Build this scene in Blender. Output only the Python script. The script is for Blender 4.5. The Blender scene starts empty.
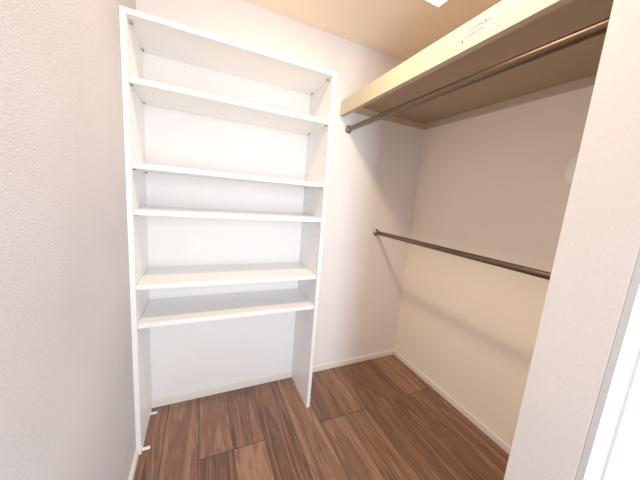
import bpy, bmesh, math, random
from mathutils import Vector, Matrix
random.seed(7)
C = bpy.context.scene.collection

# ------------------------------------------------------------------ dimensions (metres)
W, HC = 1.9225, 2.40            # closet width, ceiling height
YF, YO = -1.3533, -1.487        # closet side and hall side of the entrance wall
JX = 1.1029                     # jamb of the opening
HX = 1.213                      # hall side wall
YH = -3.4                       # hall extent behind the viewer

# ------------------------------------------------------------------ node helpers
def mat(name):
    m = bpy.data.materials.new(name); m.use_nodes = True
    nt = m.node_tree; b = nt.nodes['Principled BSDF']
    return m, nt, b
def N(nt, t, **kw):
    n = nt.nodes.new(t)
    for k, v in kw.items(): setattr(n, k, v)
    return n
def M(nt, op, a, b=None, c=None):
    n = N(nt, 'ShaderNodeMath', operation=op)
    for i, v in enumerate((a, b, c)):
        if v is None: continue
        if isinstance(v, (int, float)): n.inputs[i].default_value = v
        else: nt.links.new(v, n.inputs[i])
    return n.outputs[0]
def ramp(nt, fac, stops):
    r = N(nt, 'ShaderNodeValToRGB'); e = r.color_ramp.elements
    while len(e) < len(stops): e.new(0.5)
    for k, (p, c) in enumerate(stops):
        e[k].position = p; e[k].color = (*c, 1)
    nt.links.new(fac, r.inputs[0]); return r.outputs[0]
def bump(nt, b, h, strength, dist):
    n = N(nt, 'ShaderNodeBump'); n.inputs['Strength'].default_value = strength
    n.inputs['Distance'].default_value = dist
    nt.links.new(h, n.inputs['Height']); nt.links.new(n.outputs[0], b.inputs['Normal'])

def wallpaper(name, col, strength=0.55, lo_f=.95, hi_f=1.03):
    m, nt, b = mat(name)
    tc = N(nt, 'ShaderNodeTexCoord')
    mp = N(nt, 'ShaderNodeMapping'); mp.inputs['Scale'].default_value = (1, 1, 1.5)
    nt.links.new(tc.outputs['Object'], mp.inputs[0])
    n1 = N(nt, 'ShaderNodeTexNoise'); n1.inputs['Scale'].default_value = 190; n1.inputs['Detail'].default_value = 3
    nt.links.new(mp.outputs[0], n1.inputs['Vector'])
    n2 = N(nt, 'ShaderNodeTexNoise'); n2.inputs['Scale'].default_value = 2.2; n2.inputs['Detail'].default_value = 2
    nt.links.new(tc.outputs['Object'], n2.inputs['Vector'])
    f = M(nt, 'ADD', M(nt, 'MULTIPLY', n1.outputs['Fac'], .55), M(nt, 'MULTIPLY', n2.outputs['Fac'], .45))
    lo = tuple(c * lo_f for c in col); hi = tuple(min(1, c * hi_f) for c in col)
    nt.links.new(ramp(nt, f, [(.36, lo), (.62, hi)]), b.inputs['Base Color'])
    b.inputs['Roughness'].default_value = .85
    bump(nt, b, n1.outputs['Fac'], strength, .004)
    return m
def paint(name, col, rough=.45, var=.03, metallic=0, scale=40):
    m, nt, b = mat(name)
    tc = N(nt, 'ShaderNodeTexCoord')
    n1 = N(nt, 'ShaderNodeTexNoise'); n1.inputs['Scale'].default_value = scale; n1.inputs['Detail'].default_value = 3
    nt.links.new(tc.outputs['Object'], n1.inputs['Vector'])
    lo = tuple(c * (1 - var) for c in col); hi = tuple(min(1, c * (1 + var)) for c in col)
    nt.links.new(ramp(nt, n1.outputs['Fac'], [(.35, lo), (.65, hi)]), b.inputs['Base Color'])
    b.inputs['Roughness'].default_value = rough; b.inputs['Metallic'].default_value = metallic
    return m
def glow(name, col, s):
    m, nt, b = mat(name)
    tc = N(nt, 'ShaderNodeTexCoord')
    n1 = N(nt, 'ShaderNodeTexNoise'); n1.inputs['Scale'].default_value = 3
    nt.links.new(tc.outputs['Object'], n1.inputs['Vector'])
    nt.links.new(ramp(nt, n1.outputs['Fac'], [(.3, tuple(c * .96 for c in col)), (.7, col)]), b.inputs['Emission Color'])
    b.inputs['Base Color'].default_value = (*col, 1)
    b.inputs['Emission Strength'].default_value = s
    return m

def floor_material():
    m, nt, b = mat('walnut_flooring')
    tc = N(nt, 'ShaderNodeTexCoord'); sp = N(nt, 'ShaderNodeSeparateXYZ')
    nt.links.new(tc.outputs['Object'], sp.inputs[0])
    x, y = sp.outputs[0], sp.outputs[1]
    PW = .1710
    sx = M(nt, 'DIVIDE', M(nt, 'SUBTRACT', x, .1165), PW)
    strip = M(nt, 'FLOOR', sx)
    board = M(nt, 'FLOOR', M(nt, 'DIVIDE', M(nt, 'SUBTRACT', x, .2875), PW * 2))
    odd = M(nt, 'FLOORED_MODULO', board, 2)
    sy = M(nt, 'DIVIDE', M(nt, 'ADD', M(nt, 'ADD', y, .457), M(nt, 'MULTIPLY', odd, .909)), 1.818)
    row = M(nt, 'FLOOR', sy)
    # grooves
    def edge(v, half):
        fr = M(nt, 'FRACT', v)
        d = M(nt, 'MINIMUM', fr, M(nt, 'SUBTRACT', 1, fr))
        return M(nt, 'LESS_THAN', d, half)
    g = M(nt, 'MAXIMUM', edge(sx,   .0026 / PW), edge(sy, .0028 / 1.818))
    # per strip random
    cv = N(nt, 'ShaderNodeCombineXYZ'); nt.links.new(strip, cv.inputs[0]); nt.links.new(row, cv.inputs[1]); cv.inputs[2].default_value = 5.3
    wn = N(nt, 'ShaderNodeTexWhiteNoise', noise_dimensions='3D'); nt.links.new(cv.outputs[0], wn.inputs['Vector'])
    rnd = wn.outputs['Value']
    # grain
    gv = N(nt, 'ShaderNodeCombineXYZ')
    nt.links.new(M(nt, 'ADD', M(nt, 'MULTIPLY', x, 19), M(nt, 'MULTIPLY', rnd, 37)), gv.inputs[0])
    nt.links.new(M(nt, 'ADD', M(nt, 'MULTIPLY', y, 1.3), M(nt, 'MULTIPLY', rnd, 11)), gv.inputs[1])
    n1 = N(nt, 'ShaderNodeTexNoise'); n1.inputs['Scale'].default_value = 1; n1.inputs['Detail'].default_value = 4
    n1.inputs['Distortion'].default_value = 1.1
    nt.links.new(gv.outputs[0], n1.inputs['Vector'])
    fv = N(nt, 'ShaderNodeCombineXYZ')
    nt.links.new(M(nt, 'MULTIPLY', x, 210), fv.inputs[0]); nt.links.new(M(nt, 'MULTIPLY', y, 6), fv.inputs[1])
    nt.links.new(M(nt, 'MULTIPLY', rnd, 9), fv.inputs[2])
    n2 = N(nt, 'ShaderNodeTexNoise'); n2.inputs['Scale'].default_value = 1; n2.inputs['Detail'].default_value = 2
    nt.links.new(fv.outputs[0], n2.inputs['Vector'])
    # cathedral rings
    rg = M(nt, 'PINGPONG', M(nt, 'MULTIPLY', n1.outputs['Fac'], 6), .5)
    f = M(nt, 'ADD', M(nt, 'MULTIPLY', n1.outputs['Fac'], .50),
          M(nt, 'ADD', M(nt, 'MULTIPLY', n2.outputs['Fac'], .13), M(nt, 'MULTIPLY', rg, .31)))
    f = M(nt, 'ADD', f, M(nt, 'MULTIPLY', M(nt, 'SUBTRACT', rnd, .5), .17))
    col = ramp(nt, f, [(.22, FLOOR_LO), (.42, FLOOR_MID), (.70, FLOOR_HI)])
    mx = N(nt, 'ShaderNodeMix', data_type='RGBA'); nt.links.new(g, mx.inputs[0])
    nt.links.new(col, mx.inputs[6]); mx.inputs[7].default_value = (.018, .009, .006, 1)
    nt.links.new(mx.outputs[2], b.inputs['Base Color'])
    b.inputs['Roughness'].default_value = .42
    b.inputs['Specular IOR Level'].default_value = .35
    bump(nt, b, M(nt, 'SUBTRACT', M(nt, 'MULTIPLY', n2.outputs['Fac'], .3), g), .25, .001)
    return m
FLOOR_LO, FLOOR_MID, FLOOR_HI = (.040, .012, .0045), (.170, .068, .033), (.37, .190, .110)

# ------------------------------------------------------------------ materials
WALL = wallpaper('blush_wallpaper', (.82, .77, .745), .16)
WALLR = wallpaper('blush_wallpaper_lamp_tint', (.93, .79, .635), .3)  # same wallpaper as the back wall, warm lamp light put into the colour
WALLL = wallpaper('blush_wallpaper_shade_tint', (.50, .48, .51), .8, .85, 1.08)  # same wallpaper again, its dimmer, cooler light painted in as a darker tint
WALLF = wallpaper('blush_wallpaper_dimmed', (.74, .675, .64), .16)  # same wallpaper toned down, lower light on the entrance wall painted in
CEIL = wallpaper('ceiling_wallpaper_lamp_tint', (.97, .78, .56), .3)  # orange of the lamp's bounced light is painted into the ceiling colour
FLOOR = floor_material()
WHITE = paint('white_melamine', (.82, .82, .81), .38, .012)
TRIM = paint('off_white_trim', (.74, .67, .61), .5, .02)
CREAM = paint('cream_laminate', (.56, .485, .29), .5, .015)
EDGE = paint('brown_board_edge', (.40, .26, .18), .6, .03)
CLEAT = paint('tan_cleat', (.46, .34, .23), .55, .03)
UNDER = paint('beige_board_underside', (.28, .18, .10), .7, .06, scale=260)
BRONZE = paint('brown_metal', (.085, .055, .036), .34, .05, 1.0)
STEEL = paint('polished_flange', (.34, .28, .24), .18, .03, 1.0)
HOLE = paint('dark_hole', (.07, .06, .05), .7)
PLASTIC = paint('white_plastic', (.93, .90, .84), .35, .01)
VENT = paint('cream_plastic', (.98, .93, .82), .4, .01)
GREY = paint('grey_fitting', (.36, .32, .28), .5, .02)
PAPER = paint('sticker_paper', (.60, .53, .40), .6, .01)
INK = paint('grey_ink', (.05, .03, .025), .7)
REDINK = paint('faded_red_ink', (.12, .04, .025), .7)
CASING = paint('grey_white_casing', (.56, .55, .55), .5, .02)
LAMPGLOW = glow('lamp_diffuser', (1, .96, .9), 3.0)
PANE = glow('bright_window_pane', (1, 1, 1), 1.02)

# ------------------------------------------------------------------ mesh helpers
def box(bm, x0, x1, y0, y1, z0, z1, bev=0, mi=0):
    r = bmesh.ops.create_cube(bm, size=1)
    vs = r['verts']
    for v in vs:
        v.co = Vector((x0 if v.co.x < 0 else x1, y0 if v.co.y < 0 else y1, z0 if v.co.z < 0 else z1))
    es = list({e for v in vs for e in v.link_edges})
    fs = list({f for v in vs for f in v.link_faces})
    for f in fs: f.material_index = mi
    if bev: bmesh.ops.bevel(bm, geom=es, offset=bev, segments=2, profile=.5, affect='EDGES')
def extrude_poly(bm, pts, axis, a, b):
    """pts: 2-D polygon in the two other axes, extruded from a to b along axis"""
    def co(p, t):
        l = list(p); l.insert(axis, t); return Vector(l)
    va = [bm.verts.new(co(p, a)) for p in pts]; vb = [bm.verts.new(co(p, b)) for p in pts]
    bm.faces.new(va); bm.faces.new(list(reversed(vb)))
    n = len(pts)
    for i in range(n): bm.faces.new((va[i], vb[i], vb[(i + 1) % n], va[(i + 1) % n]))
    bmesh.ops.recalc_face_normals(bm, faces=bm.faces)
def lathe(bm, prof, axis, origin, seg=32, mi=0):
    """prof: (radius, t) list revolved about an axis vector through origin"""
    ax = Vector(axis).normalized(); u = ax.orthogonal().normalized(); v = ax.cross(u); o = Vector(origin)
    rings = []
    for r, t in prof:
        if r < 1e-6: rings.append([bm.verts.new(o + ax * t)])
        else: rings.append([bm.verts.new(o + ax * t + (u * math.cos(a) + v * math.sin(a)) * r)
                            for a in [2 * math.pi * k / seg for k in range(seg)]])
    for A, B in zip(rings, rings[1:]):
        for k in range(seg):
            q = [A[k % len(A)], A[(k + 1) % len(A)], B[(k + 1) % len(B)], B[k % len(B)]]
            q = list(dict.fromkeys(q))
            if len(q) > 2:
                f = bm.faces.new(q); f.smooth = True; f.material_index = mi
def obj(name, bm, mats, parent=None, loc=(0, 0, 0)):
    bmesh.ops.recalc_face_normals(bm, faces=bm.faces)
    me = bpy.data.meshes.new(name); bm.to_mesh(me); bm.free()
    for m in (mats if isinstance(mats, (list, tuple)) else [mats]): me.materials.append(m)
    o = bpy.data.objects.new(name, me); C.objects.link(o); o.location = loc
    if parent: o.parent = parent
    return o
def boxes(name, lst, m, parent=None, bev=0, loc=(0, 0, 0)):
    bm = bmesh.new()
    for b in lst: box(bm, *b, bev)
    return obj(name, bm, m, parent, loc)
def struct(name, lst, m, bev=0):
    o = boxes(name, lst, m, None, bev); o['kind'] = 'structure'; return o
def thing(name, label, cat, loc, group=None):
    o = bpy.data.objects.new(name, None); C.objects.link(o); o.location = loc
    o.empty_display_size = .05
    o['label'] = label; o['category'] = cat
    if group: o['group'] = group
    return o

# ------------------------------------------------------------------ the setting
T = .12
struct('floor', [(-T, W + T, YH, T, -.1, 0)], FLOOR)
struct('ceiling', [(-T, W + T, YH, T, HC, HC + .1)], CEIL)
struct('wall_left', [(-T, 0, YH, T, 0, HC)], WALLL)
struct('wall_back', [(0, W, 0, T, 0, HC)], WALL)
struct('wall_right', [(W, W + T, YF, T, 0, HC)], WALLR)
struct('wall_front', [(JX, W + T, YO, YF, 0, HC)], WALLF, .0025)
struct('trim_1', [(JX + .0, HX, YO - .012, YO, 0, HC)], CASING)

def skirting(name, ax, a, b, wall, sgn):
    """moulded baseboard with a groove below its rounded top; runs along axis ax from a to b"""
    d, h = .0132, .0400
    prof = [(0, 0), (d, 0), (d, h * .66), (d - .003, h * .70), (d - .003, h * .74), (d - .001, h * .78), (d - .001, h * .92), (d - .005, h), (0, h)]
    bm = bmesh.new()
    if ax == 0: extrude_poly(bm, [(wall + sgn * p, z) for p, z in prof], 0, a, b)
    else: extrude_poly(bm, [(wall + sgn * p, z) for p, z in prof], 1, a, b)
    o = obj(name, bm, TRIM); o['kind'] = 'structure'
skirting('baseboard_back', 0, 0, W, 0, -1)
skirting('baseboard_right', 1, YF, -.0133, W, -1)
skirting('baseboard_left', 1, YH, -.3262, 0, 1)
skirting('baseboard_front', 0, JX, W - .0133, YF, 1)

# hall window (bright, at the right edge of the view)
wn = bpy.data.objects.new('window_1', None); C.objects.link(wn); wn.location = (HX, -2.25, 0); wn['kind'] = 'structure'
boxes('window_pane', [(.003, .013, -.70, .745, .06, 2.10)], PANE, wn)
boxes('window_frame', [(.0, .05, .745, .752, 0, 2.16), (.0, .05, -.75, -.70, 0, 2.16), (.0, .05, -.70, .745, 2.10, 2.16), (.0, .05, -.70, .745, 0, .06)], TRIM, wn)
struct('wall_hall', [(HX, HX + T, YH, -3.0, 0, HC), (HX, HX + T, -3.0, YO - .012, 2.16, HC)], WALL)

# ------------------------------------------------------------------ shelving unit
UX, UW, UD, UT, UH = .0010, .9498, .3248, .0215, 2.0300
un = thing('shelving_unit', 'tall open white shelving unit with five adjustable shelves in the left corner', 'shelving unit', (UX + UW / 2, -UD / 2, 0))
ox, oy = -(UX + UW / 2), UD / 2          # world -> local
HOLES = [.30 + .06 * k for k in range(28)]
def panel(name, x0, x1, inner):
    bm = bmesh.new()
    f, bk = -UD + oy, -.001 + oy
    prof = [(f, 0), (-.0142 + oy, 0), (-.0142 + oy, .0415), (bk, .0415), (bk, UH), (f, UH)]
    extrude_poly(bm, prof, 0, x0 + ox, x1 + ox)
    bmesh.ops.bevel(bm, geom=bm.edges[:], offset=.0012, segments=1, affect='EDGES')
    xi = (x1 if inner > 0 else x0) + ox
    for yy in (-.290, -.036):
        for z in HOLES:
            lathe(bm, [(0, 0), (.0028, 0), (.0034, -.0003)], (inner, 0, 0), (xi + inner * .0004, yy + oy, z), 10, 1)
    return obj(name, bm, [WHITE, HOLE], un)
lp = panel('side_panel', UX, UX + UT, 1)
rp = panel('side_panel', UX + UW - UT, UX + UW, -1)
XI0, XI1 = UX + UT, UX + UW - UT
boxes('top_panel', [(XI0 + ox, XI1 + ox, -UD + oy, -.001 + oy, UH - UT, UH)], WHITE, un, .0012)
# small corner connectors under the top
for xx, s in ((XI0, 1), (XI1, -1)):
    for yy in (-.275, -.045):
        bm = bmesh.new()
        box(bm, min(xx, xx + s * .014) + ox, max(xx, xx + s * .014) + ox, yy - .006 + oy, yy + .006 + oy, UH - UT - .010, UH - UT, .002)
        lathe(bm, [(0, .0), (.0035, 0), (.004, .003), (.004, .005)], (0, 0, 1), (xx + s * .008 + ox, yy + oy, UH - UT - .013), 12, 1)
        obj('corner_connector', bm, [GREY, HOLE], un)
SH = [(1.7882, 1.7882), (1.4473, 1.4473), (1.2462, 1.2462), (.8993, .8993), (.7071, .7071)]
ST = .0231
for zl, zr in SH:
    bm = bmesh.new()
    w2 = (XI1 - XI0) / 2 - .0012
    box(bm, -w2, w2, -.3138 + oy, -.003 + oy, -ST, 0, .0014)
    ang = math.atan2(zr - zl, XI1 - XI0)
    s = obj('shelf', bm, WHITE, un, ((XI0 + XI1) / 2 + ox, 0, (zl + zr) / 2)); s.rotation_euler = (0, -ang, 0)
    for sx in (-1, 1):
        for yy in (-.290, -.036):
            bm = bmesh.new()
            lathe(bm, [(0, 0), (.0035, 0), (.0035, .011), (0, .011)], (-sx, 0, 0), (sx * (w2), yy + oy, -ST - .0035), 12)
            obj('shelf_pin', bm, STEEL, s)
# floor fixing tabs at the foot of the left panel
for yy in (-.298, -.060):
    bm = bmesh.new()
    box(bm, XI0 + ox, XI0 + .034 + ox, yy - .008 + oy, yy + .008 + oy, .0, .004, .0008)
    box(bm, XI0 + ox, XI0 + .0025 + ox, yy - .008 + oy, yy + .008 + oy, .0, .022, .0008)
    lathe(bm, [(0, .0013), (.003, .001), (.0038, 0)], (0, 0, 1), (XI0 + .022 + ox, yy + oy, .004), 12)
    obj('floor_bracket', bm, PLASTIC, un)

# ------------------------------------------------------------------ overhead shelf
FX, FB, FT = 1.1515, 1.9255, 2.0198
sh = thing('overhead_shelf', 'cream overhead shelf with a deep front board along the right wall', 'shelf', ((FX + W) / 2, YF / 2, FB))
sx, sy = -(FX + W) / 2, -YF / 2
def sbox(name, x0, x1, y0, y1, z0, z1, m, bev=.001):
    return boxes(name, [(x0 + sx, x1 + sx, y0 + sy, y1 + sy, z0 - FB, z1 - FB)], m, sh, bev)
FTK = .030
fascia = sbox('front_board', FX, FX + FTK, YF + .001, -.001, FB, FT, CREAM)
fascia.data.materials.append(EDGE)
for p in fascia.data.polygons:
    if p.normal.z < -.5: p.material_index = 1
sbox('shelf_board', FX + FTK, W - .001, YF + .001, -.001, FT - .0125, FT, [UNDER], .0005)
UB = FT - .0125
sbox('wall_cleat', FX + FTK, W - .019, -.019, -.001, UB - .040, UB, CLEAT)
sbox('wall_cleat', W - .019, W - .001, YF + .001, -.001, UB - .040, UB, CLEAT)
sbox('wall_cleat', FX + FTK, W - .019, YF + .001, YF + .019, UB - .040, UB, CLEAT)
# caution sticker on the front board
stk = boxes('sticker', [(FX - .0006 + sx, FX + sx, -1.046 + sy, -.918 + sy, 1.9515 - FB, 2.0010 - FB)], PAPER, sh)
stk['label'] = 'small white printed notice stuck on the front board'
bm = bmesh.new()
def stroke(y, z, dy, dz):
    xw = FX - .0011 + sx
    box(bm, xw, xw + .0006, min(y, y + dy) + sy, max(y, y + dy) + sy, z - FB, z + dz - FB)
for (z, y, n, g) in ((1.9820, -.946, 11, .0080), (1.9645, -.940, 8, .0082)):
    for k in range(n):
        yy = y - k * g
        for _ in range(4):
            if random.random() < .5: stroke(yy - random.random() * .002, z + random.random() * .009, -.0055 * (.5 + .5 * random.random()), .0017)
            else: stroke(yy - random.random() * .004, z, -.0016, .0105 * (.4 + .6 * random.random()))
obj('printed_text', bm, INK, stk)
bm = bmesh.new()
xw = FX - .0011 + sx
tri = [bm.verts.new((xw, -.931 + sy + a, b - FB)) for a, b in ((.0065, 1.9555), (-.0050, 1.9555), (.0005, 1.9680))]
bm.faces.new(tri); r = bmesh.ops.extrude_face_region(bm, geom=bm.faces[:])
bmesh.ops.translate(bm, vec=(-.0004, 0, 0), verts=[v for v in r['geom'] if isinstance(v, bmesh.types.BMVert)])
obj('warning_mark', bm, REDINK, stk)

# ------------------------------------------------------------------ hanging rods
def rod(label, x, z, r):
    t = thing('hanging_rod', label, 'clothes rail', (x, YF / 2, z), 'hanging rods')
    h = -YF / 2
    bm = bmesh.new()
    lathe(bm, [(r, -h + .004), (r, h - .004)], (0, 1, 0), (0, 0, 0), 32)
    obj('rail', bm, BRONZE, t)
    for s in (-1, 1):
        bm = bmesh.new()
        lathe(bm, [(0, 0), (r + .012, 0), (r + .012, .004), (r + .006, .009), (r + .0035, .010), (r + .0035, .024), (r, .0245)],
              (0, -s, 0), (0, s * (h - .0005), 0), 32)
        obj('end_flange', bm, STEEL, t)
    return t
rod('brown metal clothes rail hung just below the overhead shelf', 1.2293, 1.8515, .0165)
rod('brown metal clothes rail set low across the bare right wall', 1.5667, 1.1266, .0160)

# ------------------------------------------------------------------ round vent cover on the right wall
VY, VZ, VR = -1.086, 1.592, .098
vt = thing('vent_cover', 'round white vent cover on the right wall, half hidden by the entrance corner', 'vent', (W, VY, VZ))
bm = bmesh.new()
lathe(bm, [(0, 0), (VR - .012, 0), (VR - .008, .008), (VR - .016, .016), (VR - .02, .024)], (-1, 0, 0), (0, 0, 0), 40)
obj('vent_base', bm, VENT, vt)
bm = bmesh.new()
lathe(bm, [(0, .020), (VR - .006, .020), (VR, .025), (VR, .031), (VR - .01, .040), (VR - .035, .047), (VR - .07, .050), (0, .051)], (-1, 0, 0), (0, 0, 0), 48)
obj('vent_cap', bm, VENT, vt)

# ------------------------------------------------------------------ ceiling light
cl = thing('ceiling_light', 'square white ceiling light panel above the overhead shelf', 'ceiling light', (1.413 - .15, -.513 - .15, HC))
boxes('light_frame', [(-.15, .15, -.15, -.146, -.012, 0), (-.15, .15, .146, .15, -.012, 0), (-.15, -.146, -.146, .146, -.012, 0), (.146, .15, -.146, .146, -.012, 0)], PLASTIC, cl)
boxes('light_diffuser', [(-.146, .146, -.146, .146, -.010, 0)], LAMPGLOW, cl, .001)

# ------------------------------------------------------------------ lamps
def area(name, loc, tgt, sx_, sy_, power, col):
    L = bpy.data.lights.new(name, 'AREA'); L.shape = 'RECTANGLE'; L.size = sx_; L.size_y = sy_; L.energy = power; L.color = col
    o = bpy.data.objects.new(name, L); C.objects.link(o); o.location = loc
    o.rotation_euler = (Vector(tgt) - Vector(loc)).to_track_quat('-Z', 'Y').to_euler(); return o
L = bpy.data.lights.new('closet_downlight', 'AREA'); L.shape = 'DISK'; L.size = .19; L.energy = 17.5; L.color = (1, .72, .48)
o = bpy.data.objects.new('closet_downlight', L); C.objects.link(o); o.location = (.75, -.88, HC - .012)
hd = area('hall_daylight', (.72, -3.2, 1.3), (.72, 0, 1.15), .4, 1.6, 14, (.83, .91, 1)); hd.data.spread = math.radians(80)

w = bpy.data.worlds.new('soft_daylight'); bpy.context.scene.world = w; w.use_nodes = True
w.node_tree.nodes['Background'].inputs[0].default_value = (1, .95, .91, 1)
w.node_tree.nodes['Background'].inputs[1].default_value = .60

# ------------------------------------------------------------------ camera
cam = bpy.data.cameras.new('camera'); co = bpy.data.objects.new('camera', cam); C.objects.link(co)
cam.sensor_width = 36; cam.lens = 259.398 / 640 * 36; cam.clip_start = .02
Rv = Vector((.90972669, -.40751006, .07957949)); Uv = Vector((-.00634689, .17799119, .98401161)); Fv = Vector((.41515908, .89568671, -.15933691))
m4 = Matrix.Identity(4)
for i in range(3):
    m4[i][0], m4[i][1], m4[i][2] = Rv[i], Uv[i], -Fv[i]
m4[0][3], m4[1][3], m4[2][3] = .29616, -1.68951, 1.36211
co.matrix_world = m4
bpy.context.scene.camera = co
vs = bpy.context.scene.view_settings
vs.view_transform = 'Standard'; vs.look = 'None'; vs.exposure = .16; vs.gamma = 1.45
